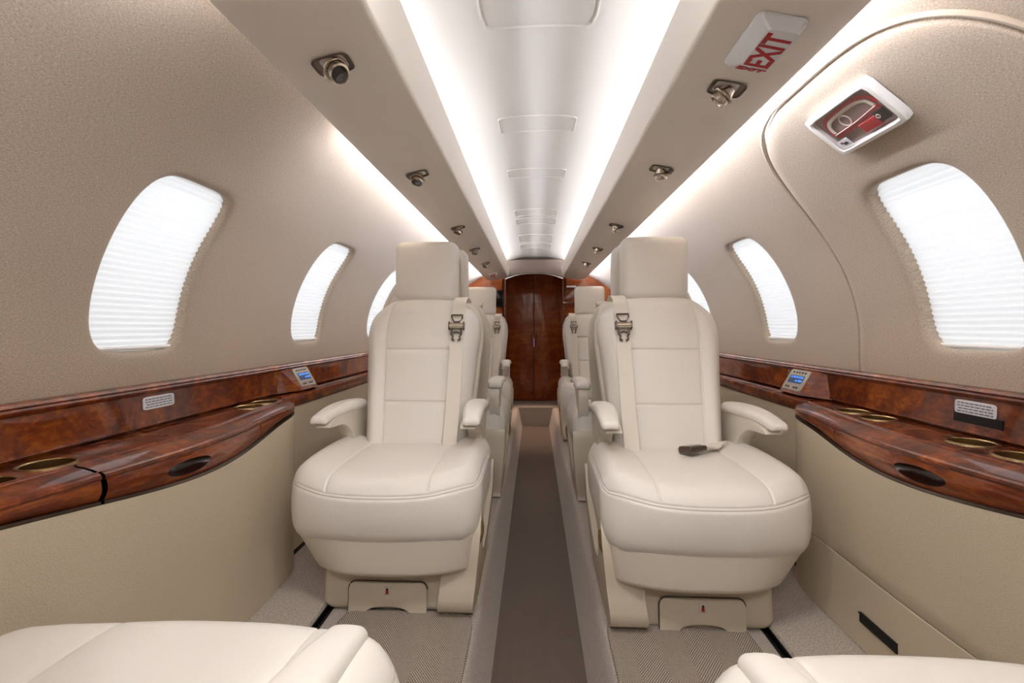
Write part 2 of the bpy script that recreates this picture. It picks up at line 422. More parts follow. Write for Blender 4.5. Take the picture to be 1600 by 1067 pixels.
def reading_light(s, y, tilt):
    x = .393; sl = math.atan(VS)
    mx = frame((s*x, y, val_z(x)), (s, 0, -VS), (0, 1, 0), Vector((s, 0, -VS)).cross(Vector((0, 1, 0)))*s)
    nz = Vector((-s*VS, 0, -1)).normalized()
    mx = frame((s*x, y, val_z(x)), (s*1, 0, -VS), (0, -s, 0), nz)
    r_ = empty('reading_light', (0, 0, 0)); r_.matrix_world = mx
    Q = square(8); V = []
    for sc, dz in ((1, 0), (.98, .002), (.93, .0025), (.88, -.001), (.6, -.010), (.45, -.012)):
        V += [(sup(q, 5)[0]*.036*sc, sup(q, 5)[1]*.028*sc, dz+.001) for q in Q]
    F = grid_faces(6, len(Q), wrap=True); F.append([5*len(Q)+i for i in range(len(Q))])
    # keep the dish just proud of the valance skin
    V = [(a_, b_, max(.0008, c_+.0015) if False else c_*.25+.0012+(.002 if i < 3*len(Q) else 0)) for i, (a_, b_, c_) in enumerate(V)]
    mk('bezel', V, F, 'nickel_dark', r_)
    ax = Matrix.Rotation(tilt, 4, 'Y') @ Matrix.Rotation(.35, 4, 'X')
    def lathe(pr, n=20):
        V = []
        for r2, z2 in pr: V += [(r2*math.cos(2*math.pi*k/n), r2*math.sin(2*math.pi*k/n), z2) for k in range(n)]
        return V, grid_faces(len(pr), n, wrap=True)+[list(range(n)), [(len(pr)-1)*n+k for k in range(n)]]
    T = Matrix.Translation((0, 0, .009)) @ ax @ Matrix.Scale(1.3, 4)
    v, f = lathe([(.011, -.008), (.013, -.002), (.0145, .002), (.0135, .004), (.0145, .006), (.0155, .012), (.0155, .017), (.013, .0185), (.0125, .0165)])
    hd = mk('lamp_head', [T @ Vector(p) for p in v], f, 'nickel', r_)
    v, f = lathe([(.012, .0165), (.008, .0172), (.001, .0176)])
    mk('lens', [T @ Vector(p) for p in v], f, 'lens', hd)
    v, f = tube([(.017*math.cos(t), .017*math.sin(t), .006) for t in [2*math.pi*k/24 for k in range(25)]], .0022, 6)
    mk('gimbal_ring', [T @ Vector(p) for p in v], f, 'nickel', r_)
    return r_
LY = (.862, 1.485, 2.275, 2.91, 3.54); RY = (.993, 1.482, 2.28, 2.93, 3.575)
for s, L, side in ((-1, LY, 'plain wall'), (1, RY, 'exit hatch wall')):
    for i, y in enumerate(L):
        r_ = reading_light(s, y, (-.5, .35, .5, .25, .3)[i])
        tag(r_, 'nickel spotlight on the %s valance %s' % (side, (('over the floor mat' if s < 0 else 'beside the large EXIT sign'), 'over the cushion facing the mat', 'over the back to back seats', 'between the far facing seats', 'over the seats nearest the aft partition')[i]), 'spotlight', 'reading lights')

# ------------------------------------------------------------------ floor
FP = [(.96, .016), (.672, .016), (.668, .010), (.668, -.02)]
FI = [(.646, -.02), (.646, -.003), (.642, 0), (.21, 0), (.194, -.004), (.186, -.016), (.178, -.05), (.152, -.185), (.147, -.2)]
ys = [Y0, Y1+.12]
for s, nm in ((-1, 'plain wall'), (1, 'exit hatch wall')):
    V = [(s*x, y, z) for y in ys for x, z in FI]
    struct(mk('floor', V, grid_faces(2, len(FI)), 'carpet', angle=50), 'beige carpeted seat platform along the %s' % nm, 'floor')
    V = [(s*x, y, z) for y in ys for x, z in FP]
    struct(mk('floor_edge', V, grid_faces(2, len(FP)), 'carpet_strip', angle=50), 'raised pale carpet strip beside the %s panel' % nm, 'floor')
    b = MB(); b.box((s*.657, (Y0+Y1)/2, -.016), (.011, (Y1-Y0)/2-.01, .004)); b.box((s*.6485, (Y0+Y1)/2, -.006), (.0018, (Y1-Y0)/2-.01, .008)); b.box((s*.6655, (Y0+Y1)/2, -.004), (.0018, (Y1-Y0)/2-.01, .010))
    tag(b.build('seat_track', 'black', None, smooth=False), 'dark seat track channel in the carpet along the %s' % nm, 'track')
struct(mk('floor_aisle', [(-.15, Y0, -.2), (.15, Y0, -.2), (.15, 5.0, -.2), (-.15, 5.0, -.2)], [(0, 1, 2, 3)], 'runner_weave'), 'taupe woven carpet in the sunken aisle', 'floor')
b = MB(); b.box((0, 5.0+.3, -.1), (.34, .3, .1))
struct(b.build('floor_step', 'carpet', None, smooth=False), 'carpeted step up to the wooden double door', 'floor')
# floor mats
for s, y0, nm in ((-1, .50, 'plain wall'), (1, .44, 'exit hatch wall')):
    xc, hx = s*.397, .203; y1 = 1.362; yc, hy = (y0+y1)/2, (y1-y0)/2; Q = square(16)
    def pt(q, i, z):
        e = sup(q, 14); return (e[0]*(hx-i), e[1]*(hy-i), z)
    V = []; rr = [(0, .0), (0, .006), (.002, .009), (.010, .0105), (.014, .0085)]
    for i, z in rr: V += [pt(q, i, z) for q in Q]
    F = grid_faces(5, len(Q), wrap=True)
    F.append([4*len(Q)+i for i in range(len(Q))])
    o = mk('floor_mat', V, F, 'mat_weave', angle=60); o.location = (xc, yc, .001)
    tag(o, 'taupe herringbone floor mat between the facing seats by the %s' % nm, 'mat', 'herringbone floor mats')

# ------------------------------------------------------------------ side walls below the windows
def bumpf(y):
    t = (y-1.05)/.55
    return math.cos(t*math.pi/2)**2 if abs(t) < 1 else 0
YE = 1.63      # aft end of the console
def endk(y):   # 0 along the console, 1 at its aft end (quarter ellipse)
    if y <= YE-.16: return 0
    t = min(1, (y-(YE-.16))/.16); return 1-math.sqrt(max(0, 1-t*t))
def xf(y): return (.842-.055*bumpf(y))*(1-endk(y)) + .935*endk(y)
def zb(y): return .586-.044*bumpf(y)
def stations(brk):   # lengthwise stations before and after the console break
    A = [Y0+.02+(brk-.003-Y0-.02)*k/14 for k in range(15)]
    B = [brk+.003+(YE-.16-brk-.003)*k/20 for k in range(21)] + [YE-.16+.16*math.sin(math.pi/2*k/10) for k in range(1, 11)]
    return A, B
def loft(s, yl, sec):
    V = []; n = len(sec(yl[0]))
    for y in yl: V += [(s*x, y, z) for x, z in sec(y)]
    return V, grid_faces(len(yl), n)
def nose(y):   # ledge front edge down to drawer seam
    f = xf(y); k = 1-.6*endk(y)
    return [(f+.075*k, .6235), (f+.066*k, .6235), (f+.0635*k, .6262), (f+.060*k, .6272), (f+.056*k, .6262), (f+.053*k, .6238), (f+.040*k, .6218), (f+.024*k, .6175), (f+.014*k, .6135), (f+.012*k, .6148), (f+.007*k, .6140), (f+.002, .6095), (f, .6045), (f+.002, .6005), (f+.010, .6005)]
def topx(y): return xf(y)+.075*(1-.6*endk(y))
CUPS = {-1: [(.700, .925), (.812, .935), (1.440, .945), (1.535, .950)], 1: [(.93, .940), (1.045, .950), (1.315, .948), (1.42, .950)]}
CR = .042
for s, nm in ((-1, 'plain wall'), (1, 'exit hatch wall')):
    BRK = .799 if s < 0 else .70; ysA, ysB = stations(BRK)
    con = empty('side_console', (s*.92, 1.1, .6)); mi = Matrix.Translation(-con.location)
    tag(con, 'burl wood side console over a cream panel, %s' % ('panel plain and unbroken' if s < 0 else 'panel with a black slot'), 'console')
    T = lambda V: [mi @ Vector(v) for v in V]
    v, f = loft(s, ysB, nose); mk('front_edge', T(v), f, 'wood', con, angle=25)
    v, f = loft(s, ysA, nose); mk('front_edge', T(v), f, 'wood', con, angle=25)
    for yl2 in (ysA, ysB):
        for off, zz, rr_ in ((.0585, .6262, .0026), (.0085, .6128, .0026)):
            mk('edge_bead', T(tube([(s*(xf(y)+off*(1-.6*endk(y))), y, zz) for y in yl2], rr_, 8)[0]), tube([(s*(xf(y)+off*(1-.6*endk(y))), y, zz) for y in yl2], rr_, 8)[1], 'wood', con, angle=60)
    # ledge top with cup holes
    V = []; F = []; cups = CUPS[s]
    def tp(y, vv): return (s*(topx(y)*(1-vv)+1.0*vv), y, .6235)
    def add(v, f):
        o = len(V); V.extend(v); F.extend([[i+o for i in q] for q in f])
    edges = [Y0+.02]
    spans = []
    for (cy, cx) in cups:
        spans.append((edges[-1], cy-.046)); edges.append(cy+.046)
    spans.append((edges[-1], YE-.002))
    for (a_, b_) in spans:
        n = max(2, int((b_-a_)/.03)); add([tp(a_+(b_-a_)*k/n, vv) for k in range(n+1) for vv in (0, .5, 1)], grid_faces(n+1, 3))
    Q = square(10)
    for (cy, cx) in cups:
        rg = []
        for t in (0, 1):
            for q in Q:
                bx = tp(cy+q[0]*.046, (q[1]+1)/2)
                d = math.hypot(*q); hx_ = (s*cx+s*q[1]/d*CR, cy+q[0]/d*CR, .6235)
                rg.append(bx if t == 0 else hx_)
        rg += [(p[0], p[1], .6205) for p in rg[len(Q):2*len(Q)]]
        add(rg, grid_faces(3, len(Q), wrap=True))
        cup = []
        n = 28
        for r_, z in ((CR+.0035, .6236), (CR+.003, .6258), (CR-.001, .6262), (CR-.003, .624), (CR-.004, .560), (CR-.010, .5555), (.002, .555)):
            cup += [(s*cx+r_*math.cos(2*math.pi*k/n), cy+r_*math.sin(2*math.pi*k/n), z) for k in range(n)]
        cc = mk('cup_holder', T(cup), grid_faces(7, n, wrap=True), 'brass', con); cc['label'] = 'brass lined cup holder'
    mk('ledge_top', T(V), F, 'wood', con, angle=20)
    # drawer face with finger scoop (aft section) and plain face (front section)
    def face(y, vv, d=0):
        z0, z1 = .6005, zb(y); f_ = xf(y); z = z0+(z1-z0)*vv
        return (s*(f_+.004+.006*vv*vv-.004*math.sin(math.pi*vv)+d), y, z)
    v = [face(y, k/6) for y in ysA for k in range(7)]; mk('front_face', T(v), grid_faces(len(ysA), 7), 'wood_face', con)
    hy = .985; ya, yb = BRK+.007, 1.28; Q = square(12); rg = []
    bd = [(ya+(yb-ya)*(q[0]+1)/2, (q[1]+1)/2) for q in Q]
    def sc_out(q, k):
        e = sup(q, 2); w = e[1]
        return (hy+e[0]*.062*k, .50+(w*.36 if w > 0 else w*.26)*k)
    for t in (0, .33, .66, 1): rg += [face(*lerp2(b_, sc_out(q, 1), t)) for b_, q in zip(bd, Q)]
    rg += [face(*sc_out(q, .97), -.0015) for q in Q]
    o_ = len(rg)//len(Q)
    dr = mk('drawer_front', T(rg), grid_faces(o_, len(Q), wrap=True), 'wood_face', con)
    bw = []
    for k, d in ((.97, -.0015), (.90, .004), (.8, .014), (.55, .024), (.2, .028), (.02, .028)): bw += [face(*sc_out(q, k), d) for q in Q]
    sc_ = mk('finger_pull', T(bw), grid_faces(6, len(Q), wrap=True), 'wood_dark', dr); sc_['label'] = 'dark scooped finger pull'
    yl = [y for y in ysB if y > 1.284]; yl = [1.284]+yl
    v = [face(y, k/6) for y in yl for k in range(7)]; mk('front_face', T(v), grid_faces(len(yl), 7), 'wood_face', con)
    # dark shadow gap rail and pale reveal under the face
    for yl2 in (ysA, ysB):
        v = []
        for y in yl2:
            zz = zb(y); f_ = xf(y)
            v += [(s*(f_+.010), y, zz), (s*(f_+.004), y, zz-.001), (s*(f_+.004), y, zz-.007), (s*(f_+.012), y, zz-.008)]
        mk('base_rail', T(v), grid_faces(len(yl2), 4), 'nickel_dark', con)
    # leather side panel
    def pan(y):
        zt = zb(y)-.007; e = endk(y); f_ = xf(y)+.002; xb = .862*(1-e)+.937*e; out = []
        for k in range(11):
            t = k/10; z = zt+(.018-zt)*t; out.append((xb+(f_-xb)*(1-t)**1.6, z))
        return out
    ally = ysA+ysB
    if s < 0:
        v, f = loft(s, ally, pan); p = mk('side_panel', T(v), f, 'panel_leather', con); p['label'] = 'plain cream leather side panel'
    else:
        ZS = .232
        def cut(y, hi):
            L = pan(y); out = []
            zz = [q[1] for q in L]
            def xat(z):
                for (x1, z1), (x2, z2) in zip(L, L[1:]):
                    if z2 <= z <= z1: return x1+(x2-x1)*(z1-z)/(z1-z2)
                return L[-1][0]
            a_, b_ = (zz[0], ZS+.003) if hi else (ZS-.003, zz[-1])
            r_ = [(xat(a_+(b_-a_)*k/8), a_+(b_-a_)*k/8) for k in range(9)]
            if hi: r_ += [(r_[-1][0]+.002, r_[-1][1]-.002), (r_[-1][0]+.012, r_[-1][1]-.002)]
            else: r_ = [(r_[0][0]+.012, r_[0][1]+.002), (r_[0][0]+.002, r_[0][1]+.002)]+r_
            return r_
        p = con; pm = mi
        for hi in (True, False):
            v, f = loft(s, ally, lambda y: cut(y, hi)); mk('upper_panel' if hi else 'lower_panel', [pm @ Vector(q) for q in v], f, 'panel_leather', p)
        v, f = loft(s, ally, lambda y: [(pan(y)[6][0]+.008, ZS+.012), (pan(y)[6][0]+.008, ZS-.012)]); mk('seam_strip', [pm @ Vector(q) for q in v], f, 'dark_recess', p)
        b = MB(); b.box((.8565, 1.175, .106), (.003, .062, .0125)); b.box((.854, 1.175, .1175), (.0035, .063, .0016)); o = b.build('vent_slot', 'black', p, mx=pm, smooth=False); o['label'] = 'black slot'
    # straight aft section: thin ledge and flat panel
    TL = [(1.0, .6235), (.945, .6235), (.934, .620), (.930, .612), (.930, .590), (.934, .580), (.945, .576)]
    V = [(s*x, y, z) for y in (YE-.004, Y1-.02) for x, z in TL]
    tag(mk('wall_ledge', V, grid_faces(2, len(TL)), 'wood', None, angle=30), 'narrow polished wood ledge behind the armrests on the %s' % nm, 'ledge')
    V = [(s*.937, y, z) for y in (YE-.002, Y1-.02) for z in (.016, .578)]
    struct(mk('wall_lower', V, grid_faces(2, 2), 'panel_leather'), 'flat cream lower wall behind the seats on the %s' % nm, 'wall')
    # wood rail under the windows
    RP = [(1.032, .738), (1.012, .740), (1.000, .737), (.996, .731), (.999, .726), (.996, .722), (.998, .717), (1.004, .712), (1.004, .640), (1.001, .632), (1.012, .629), (1.012, .615)]
    V = [(s*x, y, z) for y in (Y0, Y1-.01) for x, z in RP]
    tr_ = mk('trim_%d' % (1 if s < 0 else 2), V, grid_faces(2, len(RP)), 'wood', None, angle=30)
    struct(tr_, 'glossy burl wood rail under the windows of the %s' % nm, 'trim')
    # placard and control panel
    fx = 1.0035
    yl_, yr_ = (1.20, 1.10) if s < 0 else (1.045, 1.147)
    pl = empty('placard', (s*fx, (yl_+yr_)/2, .689))
    tag(pl, 'small white printed placard on the wood rail, %s' % ('no slot below' if s < 0 else 'black slot below'), 'placard')
    Q = square(8); mx = frame((0, 0, 0), (0, s, 0) if False else (0, -s, 0) if s > 0 else (0, 1, 0), (0, 0, 1), (-s, 0, 0))
    # local x runs towards the viewer's right
    mx = frame((0, 0, 0), (0, 1, 0) if s < 0 else (0, -1, 0), (0, 0, 1), (-s, 0, 0))
    V = []
    for sc, dz in ((0, 0), (0, .001), (.001, .0015)): V += [(sup(q, 9)[0]*(.050-sc), sup(q, 9)[1]*(.0165-sc), dz) for q in Q]
    F = grid_faces(3, len(Q), wrap=True)+[[2*len(Q)+i for i in range(len(Q))]]
    mk('plate', [mx @ Vector(q) for q in V], F, 'label_white', pl, smooth=False)
    b = MB(); rnd = random.Random(3)
    for r_ in range(4):
        x = -.043 + (.003 if r_ == 2 else 0); z = .0098-.0066*r_
        while x < .040:
            L = min(rnd.uniform(.005, .013), .043-x); b.box((x+L/2, z, .0016), (L/2, .00135, .0002), mx); x += L+.0022
    b.build('print', 'ink', pl, smooth=False)
    if s > 0:
        b = MB(); b.box((fx-.0005, 1.09, .6635), (.0012, .058, .0105)); tag(b.build('rail_slot', 'black', None, smooth=False), 'black slot in the wood rail below the white placard', 'slot')
    cy = 1.845 if s < 0 else 1.755
    cp = empty('control_panel', (s*.972, cy, .678))
    tag(cp, 'silver control panel with blue display on the %s rail' % nm, 'panel')
    tl_ = R(30)
    mx = frame((0, 0, 0), (0, 1, .0) if s < 0 else (0, -1, 0), (s*math.sin(tl_), 0, math.cos(tl_)), (-s*math.cos(tl_), 0, math.sin(tl_)))
    sh = Matrix(((1, -.28 if s < 0 else -.28, 0, 0), (0, 1, 0, 0), (0, 0, 1, 0), (0, 0, 0, 1))); sh = Matrix.Identity(4)
    V = []; Q = square(8)
    for sc, dz in ((0, -.012), (0, .003), (.0015, .0045)): V += [(sup(q, 14)[0]*(.062-sc), sup(q, 14)[1]*(.043-sc), dz) for q in Q]
    F = grid_faces(3, len(Q), wrap=True)+[[2*len(Q)+i for i in range(len(Q))]]
    mk('faceplate', [mx @ Vector(q) for q in V], F, 'panel_silver', cp, angle=30)
    V = [(.034*s, -.125, .044), (.034*s, .125, .044), (.034*s, .150, -.050), (.034*s, -.150, -.050), (.022*s, -.060, .040), (.022*s, .060, .040), (-.028*s, .066, -.046), (-.028*s, -.066, -.046)]
    mk('housing', V, [(0, 4, 7, 3), (4, 5, 6, 7), (5, 1, 2, 6), (0, 1, 5, 4), (3, 7, 6, 2), (0, 3, 2, 1)], 'wood_face', cp, smooth=False)
    b = MB(); b.box((0, .003, .0046), (.043, .016, .0006), mx); sc_ = b.build('display', 'screen', cp, smooth=False)
    b = MB()
    for gx, gz in ((-.030, .009), (-.014, .009), (.002, .009), (.018, .009), (.033, .009), (.006, -.006), (.022, -.005), (.035, -.005)): b.box((gx, .003+gz, .0054), (.0062, .0042, .0003), mx)
    b.build('glyphs', 'screen_glyph', sc_, smooth=False)
    for kx in range(5):
        b = MB(); b.add(*simple_rbox((-.036+.018*kx, .0315, .005), (.0045, .0028, .0015), .001, 1, 2, mx=mx)); b.build('button', 'black', cp)
    for kx in (-.036, -.020, .014, .032):
        b = MB(); b.add(*simple_rbox((kx, -.0295, .005), (.0048, .0028, .0015), .001, 1, 2, mx=mx)); b.build('button', 'black', cp)

# ------------------------------------------------------------------ partitions and door
b = MB(); b.box((0, Y0-.02, .75), (1.1, .02, 1.0))
struct(b.build('wall_front', 'panel_leather', None, smooth=False), 'cream partition behind the facing seats', 'wall')
# aft partition: outline follows the cabin, with an opening for the vestibule
def part_side(s, x_in, nm):
    out = [(x_in, -.02), (1.03, -.02), (1.03, .83)]
    out += [(1.03*math.cos(t), .83+.718*math.sin(t)) for t in [R(5*k) for k in range(1, 13)]] + [(x_in, 1.63)]
    v, f = prism([(s*p[0], p[1]) for p in out], 0, 1)
    V = [(p[1], Y1+p[0]*.04, p[2]) for p in v]
    return struct(mk('wall_aft', V, f, 'wood_door', None, smooth=False), 'polished wood aft partition %s' % nm, 'wall')
part_side(-1, .315, 'with the black screen'); part_side(1, .285, 'with the shelf niche')
for s, x_in in ((-1, .315), (1, .285)):
    b = MB(); b.box((s*(x_in+.02), (Y1+5.52)/2, .78), (.02, (5.52-Y1)/2, .80))
    struct(b.build('wall_vestibule', 'wood_door', None, smooth=False), 'wood side of the vestibule %s' % ('nearer the black screen' if s < 0 else 'nearer the shelf niche'), 'wall')
    v, f = simple_rbox((s*(x_in+.012), Y1-.012, .74), (.014, .014, .735), .01, 2, 3)
    struct(mk('trim_%d' % (3 if s < 0 else 4), v, f, 'wood', None), 'rounded wood corner post of the doorway %s' % ('by the black screen' if s < 0 else 'by the shelf niche'), 'trim')
b = MB(); b.box((-.015, (Y1+5.52)/2+.02, 1.66), (.36, (5.52-Y1)/2, .02)); struct(b.build('ceiling_vestibule', 'ceiling_paint', None, smooth=False), 'low ceiling of the vestibule', 'ceiling')
b = MB(); b.box((-.015, 5.54, .80), (.36, .02, .86)); struct(b.build('wall_end', 'wood_dark', None, smooth=False), 'dark wall behind the double door', 'wall')
# padded header above the doorway
hv = []
for i in range(25):
    x = -.325+.62*i/24; t = (x+.015)/.31; ar = 1.458-.060*abs(t)**2.4
    for (dy, zz) in ((.03, ar), (-.02, ar), (-.035, ar+.012), (-.04, ar+.05), (-.03, 1.60), (.03, 1.632)): hv.append((x, Y1+dy, zz))
hdr = struct(mk('trim_5', hv, grid_faces(25, 6), 'header_vinyl'), 'padded taupe header arching over the doorway', 'trim')
# double door with arched head
dc = -.018; DW = .315; DY = 5.5
door = empty('door_1', (dc, DY, 0)); struct(door, 'polished dark wood double door with a metal arch', 'door')
def dtop(x): return 1.545-.06*abs(x/DW)**2.3
for s in (-1, 1):
    xs = [s*(.003+(DW-.003)*k/12) for k in range(13)]
    pr = [(xs[0], .006)]+[(xs[-1], .006)]+[(x, dtop(x)) for x in xs[::-1]]
    v, f = prism(pr, 0, -.03, .004, 2); V = [(p[1], p[0]*(1 if True else 1), p[2]) for p in v]
    # slight cylindrical bow so the leaves catch the cove lights
    V = [(a_, b_-.035*(1-(a_/DW)**2), c_) for a_, b_, c_ in V]
    mk('door_leaf', V, f, 'wood_door', door, angle=30)
P = [(-.015+.305*t, Y1-.036, 1.455-.060*abs(t*.984)**2.4) for t in [-1+k/12 for k in range(25)]]
mk('arch_trim', *tube(P, .006, 8), 'chrome', hdr)
for x in (-.028, .028):
    mk('pull_handle', *tube([(x, -.070, .70), (x, -.080, .705), (x, -.080, .81), (x, -.070, .815)], .005, 8), 'nickel', door)
b = MB(); b.box((0, -.036, .70), (.0022, .0012, .05)); b.build('light_slit', 'purple_slit', door, smooth=False)
# black screen on the left partition, niche on the right
b = MB(); b.add(*simple_rbox((-.39, Y1-.012, 1.193), (.058, .012, .088), .006)); o = b.build('wall_screen', 'black_gloss', None); tag(o, 'small black screen on the wood partition', 'screen')
nr = empty('shelf_niche', (.40, Y1-.005, 1.1)); tag(nr, 'wood niche with bright metal edged shelf on the aft partition', 'niche')
b = MB(); b.box((0, 0, 0.13), (.10, .004, .075)); b.build('back_panel', 'wood_face', nr, smooth=False)
b = MB(); b.box((0, 0, -.07), (.10, .004, .10)); b.build('back_panel', 'wood_face', nr, smooth=False)
b = MB(); b.box((0, -.02, .045), (.105, .02, .006)); b.build('shelf', 'chrome', nr, smooth=False)
b = MB(); b.box((-.02, -.02, .215), (.05, .012, .008)); b.build('light_bar', 'white_plastic', nr, smooth=False)
# downlights in the ceiling: one over the end of the aisle, two pairs added out of view as seat fill
def downlight(x, y, label, energy, col, size, blend, tilt, group=None):
    dl = empty('downlight', (x, y, ceil_z(x) if y < Y1 else 1.6395)); tag(dl, label, 'light', group)
    n = 20; V = []
    for r_, z in ((.03, .0), (.03, -.006), (.024, -.008), (.022, -.003), (.001, -.003)): V += [(r_*math.cos(2*math.pi*k/n), r_*math.sin(2*math.pi*k/n), z) for k in range(n)]
    mk('ring', V, grid_faces(5, n, wrap=True), 'nickel', dl)
    ld = bpy.data.lights.new('downlight_beam', 'SPOT'); ld.energy = energy; ld.color = col; ld.spot_size = R(size); ld.spot_blend = blend; ld.shadow_soft_size = .06
    lo = link(bpy.data.objects.new('downlight_beam', ld), dl); lo.location = (0, 0, -.035); lo.rotation_euler = (R(tilt), 0, 0)
downlight(0, 5.12, 'small round downlight in the vestibule ceiling before the double door', 40, (1, .72, .52), 46, 1, -18)
for y in (-.45, .50):
    for x in (-.17, .17):
        downlight(x, y, 'added ceiling fill spot %s by the %s' % ('over the seat cushion' if y > 0 else 'behind the seat headrest', 'plain wall' if x < 0 else 'exit hatch wall'), FILL, (1, .985, .97), 104, .7, 28, 'added seat fill spots')

# ------------------------------------------------------------------ signs and emergency handle
def exit_sign(s, y0, y1, x0, x1, label):
    yc, xc = (y0+y1)/2, (x0+x1)/2; ln, wd = (y1-y0)/2, (x1-x0)/2*1.12
    nz = Vector((-s*VS, 0, -1)).normalized()
    mx = frame((s*xc, yc, val_z(xc)-.0005), (0, -1, 0), Vector((-s, 0, VS)), nz) if s > 0 else frame((s*xc, yc, val_z(xc)-.0005), (0, 1, 0), Vector((1, 0, VS)), nz)
    # local x = reading direction, local y = letter up (inboard), local z = out of the valance
    r_ = empty('exit_sign', (0, 0, 0)); r_.matrix_world = mx; tag(r_, label, 'sign')
    Q = square(10); V = []
    def pt(q, l0, l1, w0, w1, z):
        e = sup(q, 10); return (l0+(l1-l0)*(e[0]+1)/2, w0+(w1-w0)*(e[1]+1)/2, z)
    for a_ in ((-ln, ln, -wd, wd, 0), (-ln, ln, -wd, wd, .004), (-ln+.003, ln-.002, -wd+.003, wd-.004, .008), (-ln*.50, ln-.006, -wd+.008, wd*.46, .022), (-ln*.47, ln-.012, -wd+.011, wd*.41, .023)):
        V += [pt(q, *a_) for q in Q]
    F = grid_faces(5, len(Q), wrap=True)+[[4*len(Q)+i for i in range(len(Q))]]
    mk('housing', V, F, 'label_white', r_, angle=25)
    w = (ln-.012+ln*.47); c0 = (-ln*.47+ln-.012)/2; cy = (-wd+.011+wd*.41)/2
    text('EXIT', .04, 'red_print', Matrix.Translation((c0+.001, cy, .0232)), r_, bold=.0009, fit=(w*.95, wd*1.06))
    # second word on the sloping far end, reading across
    sl = Vector((.50*ln-.003, 0, .014)).normalized()
    tm = frame((-ln*.735-.0006, cy, .0155), (0, -1, 0), sl, Vector((0, -1, 0)).cross(sl))
    text('EXIT', .02, 'red_print', tm, r_, bold=.0006, fit=(wd*1.2, ln*.36))
    return r_
exit_sign(1, .768, .913, .355, .430, 'white wedge sign with red EXIT lettering on the exit hatch side valance')
exit_sign(-1, 4.18, 4.32, .36, .43, 'tiny red and white EXIT sign at the far end of the plain wall valance')

th = R(46.8); c0 = wallp(1, 1.056, th, -.014); dt = (wallp(1, 1.056, th+.01)-wallp(1, 1.056, th-.01)).normalized()
nin = (wallp(1, 1.056, th, -.02)-wallp(1, 1.056, th, 0)).normalized()
eb = empty('exit_handle_box', (0, 0, 0)); eb.matrix_world = frame(c0, (0, -1, 0), dt, Vector((0, -1, 0)).cross(dt))
tag(eb, 'white framed box with clear cover over a red emergency handle', 'handle box')
# local: x towards the viewer, y up the wall, z into the cabin.  slanted outline
def sl_(x, y, z): return (x+.14*y*1.0, y, z)
HX, HYY = .100, .066; Q = square(8); V = []
for hx_, hy_, z in ((HX, HYY, -.003), (HX, HYY, .010), (HX-.003, HYY-.003, .014), (HX-.011, HYY-.011, .015), (HX-.014, HYY-.014, .012), (HX-.014, HYY-.014, .002)):
    V += [sl_(sup(q, 16)[0]*hx_, sup(q, 16)[1]*hy_, z) for q in Q]
mk('frame', V, grid_faces(6, len(Q), wrap=True), 'white_plastic', eb, angle=35)
V = [sl_(sup(q, 16)[0]*(HX-.013), sup(q, 16)[1]*(HYY-.013), .0022) for q in Q]; mk('backing', V, [list(range(len(Q)))], 'box_inside', eb, smooth=False)
V = [sl_(sup(q, 16)[0]*(HX-.013), sup(q, 16)[1]*(HYY-.013), .0125) for q in Q]; mk('clear_cover', V, [list(range(len(Q)))], 'clear_cover', eb, smooth=False)
D = [(-.066, -.004), (-.064, .014), (-.048, .028), (.0, .032), (.036, .031), (.056, .022), (.062, .004)]
def flat(pts, r, zz, m, nm, ru=None):
    P = [sl_(p[0], p[1], zz) for p in smooth_curve([(q[0], q[1], 0) for q in pts], 5)]
    o = mk(nm, *tube(P, r, 8, flat=(ru or r, .0015, (0, 0, 1))), m, eb); return o
flat([(-.074, -.010), (-.070, .020), (-.05, .036), (.0, .039), (.042, .038), (.066, .026), (.072, .004)], .003, .0045, 'red', 'handle_surround', .006)
flat(D, .003, .006, 'cream_part', 'handle_bow', .0045)
flat([(-.070, -.014), (0, -.012), (.070, -.004)], .003, .0065, 'red', 'handle_bar', .008)
flat([(-.066, -.0075), (0, -.0055), (.066, .002)], .001, .0085, 'cream_part', 'bar_edge', .0012)
ring = [(-.018+.013*math.cos(2*math.pi*k/20), .010+.015*math.sin(2*math.pi*k/20), .0055) for k in range(21)]
mk('ring', *tube([sl_(*p) for p in ring], .0012, 6), 'cream_part', eb)
V, F = simple_rbox((.022, -.030, .0062), (.026, .014, .003), .0028); mk('handle_grip', [sl_(*p) for p in V], F, 'red', eb)
V, F = simple_rbox((.058, -.024, .0060), (.014, .016, .0032), .0028); mk('lock', [sl_(*p) for p in V], F, 'black', eb)
mk('lock_mark', *tube([sl_(.052+.004*math.cos(2*math.pi*k/16), -.022+.005*math.sin(2*math.pi*k/16), .0095) for k in range(17)], .0009, 6), 'cream_part', eb)
V, F = simple_rbox((-.062, -.035, .0131), (.017, .012, .0006), .0005); mk('sticker', [sl_(*p) for p in V], F, 'label_white', eb)
V, F = simple_rbox((-.067, -.031, .0139), (.003, .0028, .0003), .0002); mk('sticker_mark', [sl_(*p) for p in V], F, 'red_print', eb)
V, F = simple_rbox((-.058, -.036, .0139), (.006, .004, .0003), .0002); mk('sticker_mark', [sl_(*p) for p in V], F, 'ink', eb)

